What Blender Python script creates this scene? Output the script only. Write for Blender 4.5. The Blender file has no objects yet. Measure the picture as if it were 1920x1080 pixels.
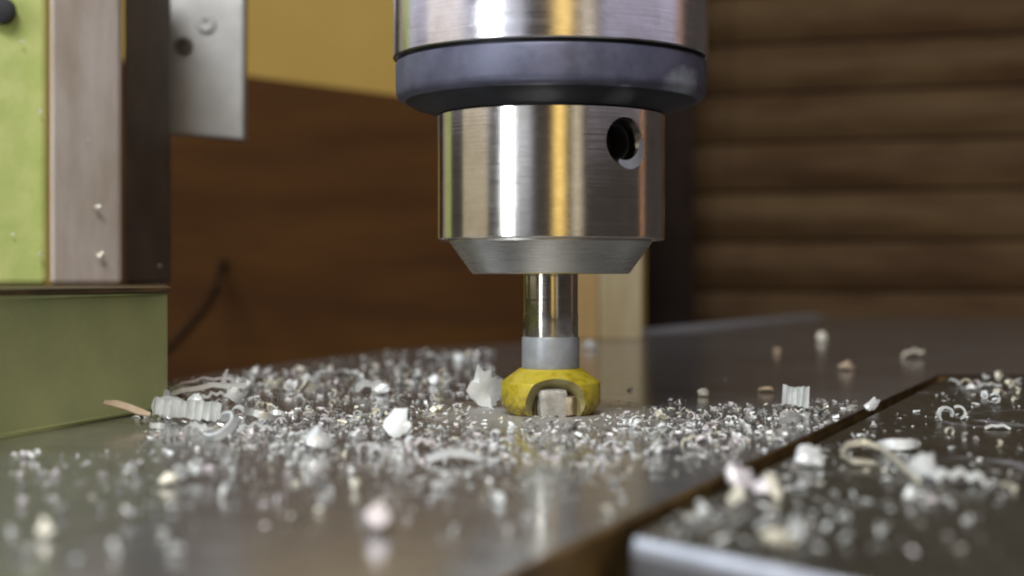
import bpy, bmesh, math, random
from mathutils import Vector, Matrix, noise
R = math.radians
rnd = random.Random(7)
sc = bpy.context.scene
col = sc.collection
PI = math.pi

# ---------------------------------------------------------------- camera (1 unit = 1 cm, +Y away from the camera)
F, HZ, CH = 2900.0, 520.0, 1.94
cam = bpy.data.cameras.new('camera'); co = bpy.data.objects.new('camera', cam); col.objects.link(co)
cam.sensor_width = 36; cam.lens = F / 1920 * 36
co.location = (0, 0, CH); co.rotation_euler = (R(90) - math.atan(20 / F), 0, 0)
cam.clip_start = .1; cam.clip_end = 1000
cam.dof.use_dof = True; cam.dof.focus_distance = 21.6; cam.dof.aperture_fstop = .21
cam.dof.aperture_blades = 0
sc.camera = co
sc.cycles.pixel_filter_type = 'BLACKMAN_HARRIS'; sc.cycles.filter_width = 2.1

# ---------------------------------------------------------------- world and lamps
w = bpy.data.worlds.new('World'); sc.world = w; w.use_nodes = True
bg = w.node_tree.nodes['Background']; bg.inputs[0].default_value = (.60, .50, .46, 1); bg.inputs[1].default_value = .10
sc.view_settings.view_transform = 'Standard'; sc.view_settings.look = 'None'
sc.view_settings.exposure = 0; sc.view_settings.gamma = 1
SX, SY = .55, 22.0                                   # the tool's axis
def lamp(name, az, elev, dist, wid, hei, power, color, target=(SX, SY, 3.5)):
    l = bpy.data.lights.new(name, 'AREA'); l.shape = 'RECTANGLE'; l.size = wid; l.size_y = hei
    l.energy = power; l.color = color
    o = bpy.data.objects.new(name, l); col.objects.link(o)
    a, e = R(az), R(elev)
    p = Vector((target[0] + dist * math.sin(a) * math.cos(e), target[1] - dist * math.cos(a) * math.cos(e), target[2] + dist * math.sin(e)))
    o.location = p
    o.rotation_euler = (Vector(target) - p).to_track_quat('-Z', 'Y').to_euler()
    return o
lamp('window_lamp', -44, 17, 60, 6.0, 44, 17000, (.90, .96, 1.0))
lamp('highlight_fill_lamp', -35, 14, 84, 44, 38, 3600, (.86, .90, 1.0))  # unseen panel added to widen the pale bands beside the chuck's highlight
lamp('left_tan_lamp', -82, 9, 75, 44, 34, 2300, (1.0, .86, .60))  # added out of view for the tan band on the chuck's left
lamp('warm_lamp', 7, 14, 65, 12, 40, 2400, (1.0, .68, .20))  # unseen panel added for the chuck's yellow stripe
lamp('pale_lamp', 24, 13, 65, 10, 38, 950, (1.0, .88, .66))  # added out of view for the tan-grey stripe beside the yellow
lamp('side_warm_lamp', 101, 10, 60, 2.4, 30, 220, (1.0, .50, .25), (SX, SY, 1.5))  # thin unseen panel added for the orange line on the nose
lamp('overhead_fill_lamp', -13, 45, 80, 32, 24, 56000, (.97, .98, 1.0))  # unseen overhead source added to brighten table, chips and column
lamp('upper_right_lamp', 66, 16, 90, 110, 23, 4300, (.84, .80, 1.0))  # unseen panel added so the sleeve reflects lilac
lamp('upper_left_lamp', -92, 16, 90, 110, 23, 5600, (.84, .84, 1.0))  # left counterpart, likewise added for the sleeve's lilac reflection
lamp('bevel_fill_lamp', -130, 40, 70, 34, 26, 6500, (.74, .84, 1.0), (1.5, 11, 0))  # unseen source added to light the plate's front bevel

# ---------------------------------------------------------------- helpers
def gp(px, py, z=0.0):
    """the point of the height z that stands at this spot of the photograph"""
    d = (CH - z) * F / (py - HZ)
    return Vector(((px - 960) / F * d, d, z))
def at(px, py, d):
    return Vector(((px - 960) / F * d, d, CH + (HZ - py) / F * d))

def link(name, me, mat, parent=None):
    o = bpy.data.objects.new(name, me); col.objects.link(o)
    if mat is not None and not me.materials:
        for m in (mat if isinstance(mat, (list, tuple)) else [mat]): me.materials.append(m)
    if parent is not None: o.parent = parent
    return o
def build(name, bm, mat, parent=None, smooth=None):
    me = bpy.data.meshes.new(name); bmesh.ops.recalc_face_normals(bm, faces=bm.faces); bm.to_mesh(me); bm.free()
    if smooth is not None:
        for p in me.polygons: p.use_smooth = True
        me.set_sharp_from_angle(angle=R(smooth))
    return link(name, me, mat, parent)
def tag(o, label=None, cat=None, group=None, kind=None):
    if label: o['label'] = label
    if cat: o['category'] = cat
    if group: o['group'] = group
    if kind: o['kind'] = kind
    return o
def thing(name, loc, label, cat, group=None):
    o = bpy.data.objects.new(name, None); col.objects.link(o); o.location = loc; o.empty_display_size = .5
    return tag(o, label, cat, group)
def lathe(prof, seg=128, caps=True):
    bm = bmesh.new(); rings = []
    for r, z in prof:
        rings.append([bm.verts.new((r * math.cos(2 * PI * k / seg), r * math.sin(2 * PI * k / seg), z)) for k in range(seg)])
    for a, b in zip(rings, rings[1:]):
        for k in range(seg):
            bm.faces.new((a[k], a[(k + 1) % seg], b[(k + 1) % seg], b[k]))
    if caps:
        bm.faces.new(rings[0][::-1]); bm.faces.new(rings[-1])
    return bm
def prism(plan, z0, z1, bevel=0, segs=2, jitter=None):
    bm = bmesh.new()
    a = [bm.verts.new((x, y, z0)) for x, y in plan]; b = [bm.verts.new((x, y, z1)) for x, y in plan]
    n = len(plan)
    bm.faces.new(a[::-1]); bm.faces.new(b)
    for i in range(n): bm.faces.new((a[i], a[(i + 1) % n], b[(i + 1) % n], b[i]))
    if bevel: bmesh.ops.bevel(bm, geom=list(bm.edges), offset=bevel, segments=segs, affect='EDGES', profile=.5)
    return bm
def boolean(o, cutter):
    m = o.modifiers.new('cut', 'BOOLEAN'); m.operation = 'DIFFERENCE'; m.object = cutter; m.solver = 'EXACT'
    dg = bpy.context.evaluated_depsgraph_get(); dg.update()
    me = bpy.data.meshes.new_from_object(o.evaluated_get(dg))
    o.modifiers.clear(); old = o.data; o.data = me
    cm = cutter.data; bpy.data.objects.remove(cutter); bpy.data.meshes.remove(cm); bpy.data.meshes.remove(old)
    for p in me.polygons: p.use_smooth = True
    me.set_sharp_from_angle(angle=R(22))

# ---------------------------------------------------------------- materials
class NT:
    def __init__(s, name):
        s.m = bpy.data.materials.new(name); s.m.use_nodes = True; s.t = s.m.node_tree
        s.b = s.t.nodes['Principled BSDF']; s.tc = None
    def n(s, typ, **kw):
        x = s.t.nodes.new(typ)
        for k, v in kw.items():
            if k.startswith('i_'): x.inputs[k[2:].replace('_', ' ')].default_value = v
            else: setattr(x, k, v)
        return x
    def l(s, a, b): s.t.links.new(a, b)
    def coord(s, kind='Object', scale=(1, 1, 1), rot=(0, 0, 0)):
        if s.tc is None: s.tc = s.n('ShaderNodeTexCoord')
        mp = s.n('ShaderNodeMapping'); mp.inputs['Scale'].default_value = scale; mp.inputs['Rotation'].default_value = rot
        s.l(s.tc.outputs[kind], mp.inputs[0]); return mp.outputs[0]
    def noise(s, vec, scale, detail=4, rough=.6):
        x = s.n('ShaderNodeTexNoise'); x.inputs['Scale'].default_value = scale
        x.inputs['Detail'].default_value = detail; x.inputs['Roughness'].default_value = rough
        s.l(vec, x.inputs['Vector']); return x.outputs[0]
    def ramp(s, fac, stops):
        x = s.n('ShaderNodeValToRGB'); e = x.color_ramp.elements
        while len(e) < len(stops): e.new(.5)
        for q, (p, c) in zip(e, stops): q.position = p; q.color = (*c, 1) if len(c) == 3 else c
        s.l(fac, x.inputs[0]); return x.outputs[0]
    def mix(s, fac, a, b, blend='MIX'):
        x = s.n('ShaderNodeMix'); x.data_type = 'RGBA'; x.blend_type = blend
        for inp, v in ((x.inputs[0], fac), (x.inputs[6], a), (x.inputs[7], b)):
            if isinstance(v, (int, float)): inp.default_value = v
            elif isinstance(v, tuple): inp.default_value = (*v, 1)
            else: s.l(v, inp)
        return x.outputs[2]
    def math(s, op, a, b=None, clamp=False):
        x = s.n('ShaderNodeMath'); x.operation = op; x.use_clamp = clamp
        for i, v in enumerate((a, b)):
            if v is None: continue
            if isinstance(v, (int, float)): x.inputs[i].default_value = v
            else: s.l(v, x.inputs[i])
        return x.outputs[0]
    def rng(s, v, a, b, c, d):
        x = s.n('ShaderNodeMapRange'); s.l(v, x.inputs[0])
        for i, q in enumerate((a, b, c, d)): x.inputs[i + 1].default_value = q
        return x.outputs[0]
    def bump(s, h, strength, dist=.02):
        x = s.n('ShaderNodeBump'); x.inputs['Strength'].default_value = strength; x.inputs['Distance'].default_value = dist
        s.l(h, x.inputs['Height']); s.l(x.outputs[0], s.b.inputs['Normal'])
    def set(s, **kw):
        for k, v in kw.items():
            i = s.b.inputs[k.replace('_', ' ')]
            if isinstance(v, (int, float)): i.default_value = v
            elif isinstance(v, tuple): i.default_value = (*v, 1)
            else: s.l(v, i)
        return s

def mottled(name, c1, c2, scale=2, metallic=0, rough=.5, bump=.3, bscale=40, detail=5, stretch=(1, 1, 1), r2=None, spec=.5):
    m = NT(name); m.b.inputs['Specular IOR Level'].default_value = spec; v = m.coord('Object', stretch)
    f = m.noise(v, scale, detail)
    m.set(Base_Color=m.ramp(f, [(.35, c1), (.65, c2)]), Metallic=metallic)
    m.set(Roughness=rough if r2 is None else m.rng(m.noise(v, scale * 2.3, 4), .3, .7, rough, r2))
    if bump: m.bump(m.noise(m.coord('Object', stretch), bscale, 3), bump)
    return m.m

def turned(name, base, rough, aniso=.6, mscale=18, var=.12):
    """lathe-turned steel: fine rings round the axis, so highlights stretch along it"""
    m = NT(name); v = m.coord('Object', (.35, .35, mscale))
    f = m.noise(v, 3, 5, .7)
    blot = m.noise(m.coord('Object'), 1.8, 4)
    c = m.ramp(f, [(.3, tuple(x * (1 - var) for x in base)), (.7, base)])
    m.set(Base_Color=m.mix(m.rng(blot, .42, .7, 0, .42), c, (base[0] * .6, base[1] * .55, base[2] * .48)), Metallic=1.0,
          Roughness=m.rng(m.noise(v, 2, 4), .3, .7, rough * .8, rough * 1.3), Anisotropic=aniso)
    t = m.n('ShaderNodeTangent'); t.direction_type = 'RADIAL'; t.axis = 'Z'
    m.l(t.outputs[0], m.b.inputs['Tangent'])
    m.bump(m.noise(m.coord('Object', (.15, .15, 60)), 4, 2), .06, .01)
    return m.m

sleeve_m = turned('turned_steel_sleeve', (.80, .79, .84), .15)
nose_m = turned('turned_steel_nose', (.72, .70, .66), .12)
bevel_m = turned('dull_steel_bevel', (.62, .61, .58), .28)
shank_m = turned('ground_steel_shank', (.60, .57, .50), .10)
def collar_mat():
    m = NT('grey_violet_collar'); v = m.coord('Object')
    f = m.noise(v, 3, 5)
    c = m.ramp(f, [(.35, (.080, .084, .125)), (.65, (.12, .122, .18))])
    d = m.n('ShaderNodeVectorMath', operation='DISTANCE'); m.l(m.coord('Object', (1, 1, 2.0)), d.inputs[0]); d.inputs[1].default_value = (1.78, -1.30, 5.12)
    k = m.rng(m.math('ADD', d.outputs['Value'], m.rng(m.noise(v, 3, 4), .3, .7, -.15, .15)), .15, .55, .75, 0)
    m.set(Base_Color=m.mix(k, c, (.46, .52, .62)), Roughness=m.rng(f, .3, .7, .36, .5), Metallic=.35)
    m.bump(m.noise(v, 60, 3), .15)
    return m.m
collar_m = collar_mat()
neck_m = mottled('shaded_neck_steel', (.02, .022, .03), (.035, .038, .05), 3, .5, .4)  # near-black colour carries the shade under the collar
ring_m = mottled('pale_grey_ring', (.24, .25, .26), (.30, .31, .32), 5, .2, .38, .1, 60)
black_m = mottled('black_recess', (.006, .006, .01), (.012, .011, .015), 5, 0, .7, 0)

def yellow_mat():
    m = NT('worn_yellow_coating'); v = m.coord('Object')
    f = m.noise(v, 6, 6)
    c = m.ramp(f, [(.3, (.27, .20, .012)), (.55, (.50, .39, .022)), (.8, (.42, .36, .08))])
    wear = m.ramp(m.noise(v, 11, 6, .7), [(.60, (0, 0, 0)), (.68, (1, 1, 1))])
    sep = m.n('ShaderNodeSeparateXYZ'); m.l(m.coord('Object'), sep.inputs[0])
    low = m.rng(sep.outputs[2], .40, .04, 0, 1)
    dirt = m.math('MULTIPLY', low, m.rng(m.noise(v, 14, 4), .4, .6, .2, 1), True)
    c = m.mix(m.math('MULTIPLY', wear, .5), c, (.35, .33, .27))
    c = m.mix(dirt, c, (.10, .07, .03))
    m.set(Base_Color=c, Roughness=m.rng(f, .3, .7, .32, .5), Metallic=.15)
    m.bump(m.noise(v, 40, 4), .25, .02)
    return m.m
yellow_m = yellow_mat()
gullet_m = mottled('dusty_olive_gullet', (.20, .17, .06), (.34, .30, .14), 6, .1, .55, .3, 40)
carbide_m = mottled('grey_carbide', (.30, .28, .24), (.46, .44, .39), 9, .3, .38, .4, 60)
tan_tip_m = mottled('tan_tip', (.24, .19, .11), (.36, .29, .19), 8, .4, .4, .3, 50)

ANG = math.atan(.409)
def table_mat(name, lo, hi, ring=(), dust=False, rough=(.10, .24), metallic=.66, spec=.5):
    m = NT(name); m.b.inputs['Specular IOR Level'].default_value = spec; v = m.coord('Object')
    vs = m.coord('Object', (14, .5, 1), (0, 0, ANG))
    big = m.noise(v, .35, 5); fine = m.noise(v, 9, 6, .7); streak = m.noise(vs, 1.6, 5, .65)
    c = m.ramp(m.math('ADD', m.math('MULTIPLY', big, .5), m.math('MULTIPLY', streak, .5)), [(.38, lo), (.62, hi)])
    c = m.mix(m.rng(fine, .55, .72, 0, .45), c, tuple(min(1, x * 1.9) for x in hi))
    c = m.mix(m.rng(m.noise(v, 1.1, 5), .55, .7, 0, .35), c, (lo[0] * .75, lo[1] * .6, lo[2] * .45))
    rg = m.rng(m.noise(v, 2.2, 6, .7), .35, .7, rough[0], rough[1])
    sep = m.n('ShaderNodeSeparateXYZ'); m.l(m.tc.outputs['Object'], sep.inputs[0])
    def dist(cx, cy, sx=1, sy=1):
        a = m.math('MULTIPLY', m.math('SUBTRACT', sep.outputs[0], cx), sx); b = m.math('MULTIPLY', m.math('SUBTRACT', sep.outputs[1], cy), sy)
        return m.math('SQRT', m.math('ADD', m.math('MULTIPLY', a, a), m.math('MULTIPLY', b, b)))
    if dust:
        d = m.math('ADD', dist(SX - .1, SY - .1, 1, .62), m.rng(m.noise(v, 1.6, 6, .7), .3, .7, -.5, .5))
        k = m.rng(d, .9, 2.0, .92, 0)
        c = m.mix(k, c, (.52, .50, .46)); rg = m.math('ADD', rg, m.math('MULTIPLY', k, .4))
    for cx, cy, r, wd in ring:
        d = m.math('ABSOLUTE', m.math('SUBTRACT', m.math('ADD', dist(cx, cy), m.rng(m.noise(v, 1.2, 3), .3, .7, -.05, .05)), r))
        k = m.math('MULTIPLY', m.rng(d, 0, wd, .6, 0), m.rng(m.noise(v, .9, 5, .7), .48, .62, .0, 1))
        c = m.mix(k, c, (.62, .62, .66)); rg = m.math('ADD', rg, m.math('MULTIPLY', k, .18))
    m.set(Base_Color=c, Roughness=rg, Metallic=metallic)
    m.bump(m.math('ADD', m.math('MULTIPLY', streak, .6), m.math('MULTIPLY', fine, .5)), .05, .02)
    return m.m
plate_m = table_mat('scuffed_steel_plate', (.29, .285, .275), (.40, .395, .385), dust=True)
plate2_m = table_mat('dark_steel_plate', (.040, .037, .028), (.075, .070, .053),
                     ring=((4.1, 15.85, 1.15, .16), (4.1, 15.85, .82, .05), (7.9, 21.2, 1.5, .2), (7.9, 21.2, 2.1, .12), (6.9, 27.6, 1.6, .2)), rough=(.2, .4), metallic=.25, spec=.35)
edge_m = mottled('lit_edge_steel', (.55, .58, .64), (.70, .73, .80), 3, .5, .34, .2, 30)  # blue-white colour carries the cool light caught by bevel and rim
side_m = mottled('grey_plate_side', (.22, .22, .23), (.32, .31, .32), 2, .5, .4, .3, 30)
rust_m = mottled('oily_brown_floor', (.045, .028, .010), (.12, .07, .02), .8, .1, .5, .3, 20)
green_m = mottled('green_machine_paint', (.38, .46, .13), (.50, .54, .20), 1.6, 0, .42, .4, 14, r2=.6)
green2_m = mottled('olive_machine_paint', (.46, .52, .23), (.56, .59, .26), .9, 0, .42, .4, 10, r2=.6)
guide_m = mottled('ground_guide_way', (.42, .35, .28), (.58, .51, .46), .7, .3, .42, .3, 18, stretch=(2, 2, .6))
darkgib_m = mottled('shaded_gib_steel', (.10, .075, .066), (.15, .12, .10), .8, .4, .45, .3, 18)  # dark base carries the shade of the side turned right
alu_m = mottled('dull_aluminium', (.50, .50, .485), (.60, .60, .58), 1.2, .4, .45, .3, 20)
wall_m = mottled('ochre_wall_paint', (.68, .43, .10), (.75, .50, .13), .12, 0, .9, .2, 3)
board_m = mottled('brown_board', (.055, .021, .006), (.085, .036, .008), .18, 0, .8, .4, 4, stretch=(.5, 1, 3), spec=.12)
slat_m = mottled('brown_slat', (.070, .036, .015), (.125, .076, .033), .3, 0, .7, .4, 3, stretch=(.3, 1, 2), spec=.15)
dark_m = mottled('dark_brown_gap', (.018, .011, .009), (.028, .018, .013), .5, 0, .8, .2, spec=.1)
pale_wood_m = mottled('pale_timber', (.33, .26, .13), (.43, .36, .23), .5, 0, .6, .4, 6, stretch=(3, 3, .5))
rubber_m = mottled('black_rubber', (.026, .012, .005), (.034, .016, .007), 2, 0, .9, .2, spec=.1)

def chip_mat(name, c1, c2, metallic=.3, rough=.36):
    m = NT(name); v = m.coord('Object'); oi = m.n('ShaderNodeObjectInfo')
    f = m.noise(v, 5, 4)
    c = m.ramp(f, [(.35, c1), (.65, c2)])
    c = m.mix(m.rng(oi.outputs['Random'], 0, 1, 0, .3), c, (.60, .61, .60))
    m.set(Base_Color=c, Metallic=metallic, Roughness=m.rng(m.noise(v, 9, 3), .3, .7, rough * .7, rough * 1.5))
    m.bump(m.noise(m.coord('Object', (1, 8, 1)), 12, 3), .35, .02)
    return m.m
chip_m = chip_mat('bright_aluminium', (.70, .72, .70), (.86, .88, .86))
chip_dim_m = chip_mat('dull_swarf', (.34, .33, .30), (.52, .51, .48), .6, .3)
chip_warm_m = chip_mat('straw_swarf', (.74, .69, .52), (.84, .80, .66), .3, .35)  # straw tint stands for yellow surroundings mirrored in the chips
chip_tan_m = chip_mat('tan_sliver', (.50, .34, .18), (.62, .45, .26), .1, .5)
chip_dark_m = chip_mat('dark_swarf', (.06, .055, .05), (.14, .13, .12), .6, .35)
chip_pink_m = chip_mat('rosy_swarf', (.72, .65, .66), (.84, .77, .79), .3, .3)

# ---------------------------------------------------------------- setting
floor = build('floor', prism([(-120, -40), (120, -40), (120, 160), (-120, 160)], -6, -3.2), dark_m)
tag(floor, kind='structure')
b = at(455, 0, 100)
wall = build('wall', prism([(-60, 100), (30, 100), (30, 102), (-60, 102)], -3.2, 40), wall_m)
tag(wall, kind='structure')

# ---------------------------------------------------------------- machine table
tb = thing('machine_table', (0, 0, 0), 'scuffed grey steel machine table strewn with metal chips, split by a dark slot', 'machine table')
def slot_x(d, off=0): return .71 + .409 * (d - 11.9) + off
left_plan = [(slot_x(4), 4), (slot_x(30.9), 30.9), (15, 31.2), (45, 30.6), (45, 62), (20, 73.4), (15, 74.8), (12.06, 68.6), (7.76, 59.2), (4.3, 52), (2.1, 48.5), (.6, 46.2), (-3.16, 41.7), (-5.0, 35.8), (-6.5, 29.6), (-9.2, 20), (-12.5, 4)]
bm = prism(left_plan, -1.2, 0)
e = [x for x in bm.edges if all(abs(v.co.z) < 1e-5 for v in x.verts)]
bmesh.ops.bevel(bm, geom=e, offset=.05, segments=2, affect='EDGES', profile=.5)
side_brown_m = mottled('oily_brown_plate_side', (.085, .050, .016), (.26, .16, .05), 1.4, .1, .45, .3, 20)
lo_ = build('table_plate', bm, [plate_m, side_brown_m], tb)
for p in lo_.data.polygons:
    if abs(p.normal.z) < .5: p.material_index = 1
right_plan = [(slot_x(11.55, .33), 11.55), (slot_x(30.5, .33), 30.5), (15, 30.8), (45, 30.2), (45, 4), (6.3, 4.2)]
bm = prism(right_plan, -1.2, -.004)
e = [x for x in bm.edges if all(abs(v.co.z + .004) < 1e-5 for v in x.verts)]
fr = [x for x in e if min(v.co.y for v in x.verts) < 5 and max(v.co.y for v in x.verts) < 12 and min(v.co.x for v in x.verts) < 2]
bmesh.ops.bevel(bm, geom=fr, offset=.13, segments=4, affect='EDGES', profile=.5)
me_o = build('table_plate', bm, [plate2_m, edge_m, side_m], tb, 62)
for p in me_o.data.polygons:
    n = p.normal; c = p.center
    if c.x < 6.4 and c.y < 11.6 and abs(n.z) < .97 and n.y < -.05:
        p.material_index = 1 if n.z > .08 else 2
build('slot_floor', prism([(-14, 3), (62, 3), (62, 77), (-4, 40), (-14, 20)], -2.2, -1.25), rust_m, tb)
# the lip that runs along the far edge
def strip_along(pts, wd, z0, z1):
    bm = bmesh.new(); rows = []
    for i, p in enumerate(pts):
        a = Vector(pts[max(0, i - 1)]); c = Vector(pts[min(len(pts) - 1, i + 1)])
        t = (c - a).normalized(); n = Vector((-t.y, t.x))
        q = Vector(p)
        rows.append([bm.verts.new((*(q + n * u), z)) for u, z in ((-.02, z0), (-.02, z1 - .04), (.05, z1), (wd, z1), (wd, z0))])
    for r1, r2 in zip(rows, rows[1:]):
        for k in range(5): bm.faces.new((r1[k], r1[(k + 1) % 5], r2[(k + 1) % 5], r2[k]))
    bm.faces.new(rows[0]); bm.faces.new(rows[-1][::-1])
    return bm
build('table_rim', strip_along([(2.1, 48.55), (4.3, 52.05), (7.76, 59.25), (12.06, 68.65), (15.0, 74.85)], .7, -1.2, .13), edge_m, tb, 30)

# ---------------------------------------------------------------- background things
bt = thing('brown_panel', (0, 64, 0), 'dark brown board standing behind the table, below the ochre wall', 'board')
D0 = 64
pts = [at(200, 108, D0), at(740, 178, D0), at(1205, 238, D0)]
bm = bmesh.new()
x0, x1 = pts[0].x, pts[2].x
zt0, zt1 = pts[0].z, pts[2].z
vs = [bm.verts.new(v) for v in ((x0, 0, -3.2), (x1, 0, -3.2), (x1, 0, zt1), (x0, 0, zt0), (x0, 1.2, -3.2), (x1, 1.2, -3.2), (x1, 1.2, zt1), (x0, 1.2, zt0))]
for f in ((0, 1, 2, 3), (7, 6, 5, 4), (0, 4, 5, 1), (1, 5, 6, 2), (2, 6, 7, 3), (3, 7, 4, 0)): bm.faces.new([vs[i] for i in f])
bmesh.ops.bevel(bm, geom=list(bm.edges), offset=.12, segments=2, affect='EDGES', profile=.5)
build('board', bm, board_m, bt)
sp = thing('slatted_shutter', (0, 0, 0), 'brown shutter of broad horizontal rounded slats at the back right', 'shutter')
A, B = Vector((8.0, 78.5)), Vector((34, 71))
dv = (B - A).normalized(); nv = Vector((dv.y, -dv.x))          # towards the camera
pitch = 2.46
for k in range(11):
    z0 = -1.1 + k * pitch
    bm = bmesh.new(); rows = []
    for s in (0, 1):
        p = A.lerp(B, s); row = []
        for j in range(15):
            t = j / 14; zz = z0 + t * (pitch - .16); pr = .45 * math.sin(PI * t) ** 1.15
            q = p + nv * pr
            row.append(bm.verts.new((q.x, q.y, zz)))
        for zz in (z0 + pitch - .16, z0):
            q = p - nv * .3; row.append(bm.verts.new((q.x, q.y, zz)))
        rows.append(row)
    n = len(rows[0])
    for j in range(n): bm.faces.new((rows[0][j], rows[0][(j + 1) % n], rows[1][(j + 1) % n], rows[1][j]))
    bm.faces.new(rows[0]); bm.faces.new(rows[1][::-1])
    build('slat', bm, slat_m, sp, 40)
q0, q1 = A - nv * .35, B - nv * .35
build('backing', prism([tuple(q0), tuple(q1), tuple(q1 - nv * .6), tuple(q0 - nv * .6)], -3.2, 30), dark_m, sp)
# dark upright between the board and the shutter
bm = prism([tuple(at(1208, 0, 72).xy), tuple(at(1300, 0, 72).xy), tuple(at(1300, 0, 74).xy), tuple(at(1208, 0, 74).xy)], -3.2, 26, .1)
tag(build('upright_post', bm, dark_m), 'dark upright post between the brown board and the slatted shutter', 'post')

bp = thing('timber_block', (0, 0, 0), 'pale timber block standing on the far side of the table behind the shank', 'wooden block')
p0, p1 = gp(1076, 638), gp(1204, 638)
pm = p0.lerp(p1, .36)
build('block', prism([(pm.x + .015, p0.y), (p1.x, p0.y), (p1.x + .1, p0.y + 2), (pm.x + .015, p0.y + 2)], 0.0, 4.4, .06), pale_wood_m, bp)
build('block', prism([(p0.x, p0.y + .12), (pm.x, p0.y + .12), (pm.x, p0.y + 2), (p0.x, p0.y + 2)], 0.0, 4.2, .06),
      mottled('orange_timber', (.36, .22, .08), (.42, .28, .12), .5, 0, .6, .4, 6, stretch=(3, 3, .5)), bp)

# drooping cable
bm = bmesh.new(); path = [at(*p, 55) for p in ((300, 668), (330, 640), (362, 604), (388, 572), (405, 540), (412, 520))] + [at(416, 500, 59), at(418, 492, 63.9)]
def tube(bm, pts, r, seg=8):
    rings = []
    for i, p in enumerate(pts):
        t = (pts[min(i + 1, len(pts) - 1)] - pts[max(i - 1, 0)]).normalized()
        a = t.orthogonal().normalized() if abs(t.y) > .9 else t.cross(Vector((0, 1, 0))).normalized(); c = t.cross(a)
        rings.append([bm.verts.new(p + (a * math.cos(2 * PI * k / seg) + c * math.sin(2 * PI * k / seg)) * r) for k in range(seg)])
    for a, b2 in zip(rings, rings[1:]):
        for k in range(seg): bm.faces.new((a[k], a[(k + 1) % seg], b2[(k + 1) % seg], b2[k]))
    bm.faces.new(rings[0][::-1]); bm.faces.new(rings[-1])
tube(bm, path, .17)
tag(build('power_cable', bm, rubber_m, None, 60), 'thin dark cable hanging in front of the brown board by the green column', 'cable')

# ---------------------------------------------------------------- green machine column at the left
gc = thing('machine_column', (-6, 20, 0), 'green painted machine column with ground steel guide way at the left edge', 'machine column')
def lp(px, d): return ((px - 960) / F * d + 6, d - 20)
def gprism(plan, z0, z1, bev=.05): return prism([lp(*p) for p in plan], z0, z1, bev)
build('column_foot', gprism([(-200, 15.8), (-60, 18.0), (314, 22.7), (300, 35), (-200, 35)], 0.004, 1.72, .06), green2_m, gc)
zc = 1.775
build('shadow_slab', gprism([(-200, 15.6), (-30, 17.7), (322, 21.9), (310, 28), (286, 34.5), (-200, 34.5)], 1.724, 1.80, .03), rust_m, gc)  # dark slab added for the shade band between housing and foot
build('housing', gprism([(-220, 27.0), (88, 28.4), (88, 36), (-220, 36)], zc + .03, 9.0, .10), green_m, gc)
build('guide_way', gprism([(94, 27.9), (229, 28.8), (229, 35), (94, 35)], zc + .03, 9.1, .09), guide_m, gc)
build('gib_strip', gprism([(235, 29.1), (321, 32.6), (312, 35), (235, 34.6)], zc + .03, 8.9, .07), darkgib_m, gc)
bm = lathe([(.24, 0), (.24, .2), (.18, .23)], 24); bmesh.ops.transform(bm, matrix=Matrix.Rotation(R(90), 4, 'X'), verts=bm.verts)
bo = build('bolt', bm, black_m, gc, 40); p = at(4, 20, 27.9); bo.location = (p.x + 6, p.y - 20 + .1, p.z)

# plate behind
hp = thing('hanging_plate', at(390, 130, 36), 'light grey metal plate with a screw hanging behind the guide way', 'metal plate')
def loc(px, py, d=36): return at(px, py, d) - hp.location
bm = bmesh.new(); ps = [loc(300, 248), loc(456, 262), loc(459, -120), loc(300, -120)]
f = [bm.verts.new(p) for p in ps]; g = [bm.verts.new(p + Vector((0, .5, 0))) for p in ps]
bm.faces.new(f); bm.faces.new(g[::-1])
for i in range(4): bm.faces.new((f[i], g[i], g[(i + 1) % 4], f[(i + 1) % 4]))
bmesh.ops.bevel(bm, geom=list(bm.edges), offset=.05, segments=2, affect='EDGES', profile=.5)
build('plate', bm, alu_m, hp)
def disc(r, th, dish=0):
    bm = lathe([(r, 0), (r, th * .6), (r * .85, th), (r * .45, th), (r * .4, th - dish), (.001, th - dish)], 28)
    bmesh.ops.transform(bm, matrix=Matrix.Rotation(R(90), 4, 'X'), verts=bm.verts); return bm
o = build('screw', disc(.20, .16, .1), darkgib_m, hp, 40); o.location = loc(347, 86) + Vector((0, -.003, 0))
o = build('screw', disc(.22, .10, .07), alu_m, hp, 40); o.location = loc(388, 45) + Vector((0, -.003, 0))

# ---------------------------------------------------------------- chuck
ck = thing('drill_chuck', (SX, SY, CH), 'shiny turned steel chuck with a grey violet collar and a round key hole', 'chuck')
SEG = 256
build('sleeve', lathe([(2.10, 3.065), (2.215, 3.07), (2.235, 3.09), (2.235, 14)], SEG), sleeve_m, ck, 30)
build('groove', lathe([(2.12, 3.0), (2.12, 3.064)], SEG), neck_m, ck, 30)
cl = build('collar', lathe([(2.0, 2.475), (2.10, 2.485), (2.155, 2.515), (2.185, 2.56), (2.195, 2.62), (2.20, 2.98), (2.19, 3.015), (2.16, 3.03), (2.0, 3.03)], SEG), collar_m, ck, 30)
build('collar_underside', lathe([(1.66, 2.30), (1.70, 2.33), (1.95, 2.405), (2.06, 2.478), (1.9, 2.50)], SEG), neck_m, ck, 30)
nose = build('nose', lathe([(1.30, .56), (1.595, .525), (1.615, .545), (1.615, 2.27), (1.59, 2.31), (1.4, 2.315)], 384), nose_m, ck, 22)
dirn = Vector((math.sin(R(37)), -math.cos(R(37)), 0))
cb = lathe([(.26, .9), (.26, 1.42), (.29, 1.50), (.42, 1.9)], 40)
bmesh.ops.transform(cb, matrix=Matrix.Translation((0, 0, 1.82)) @ dirn.to_track_quat('Z', 'Y').to_matrix().to_4x4(), verts=cb.verts)
cut = build('cutter_tmp', cb, None); cut.parent = ck
boolean(nose, cut)
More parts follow.
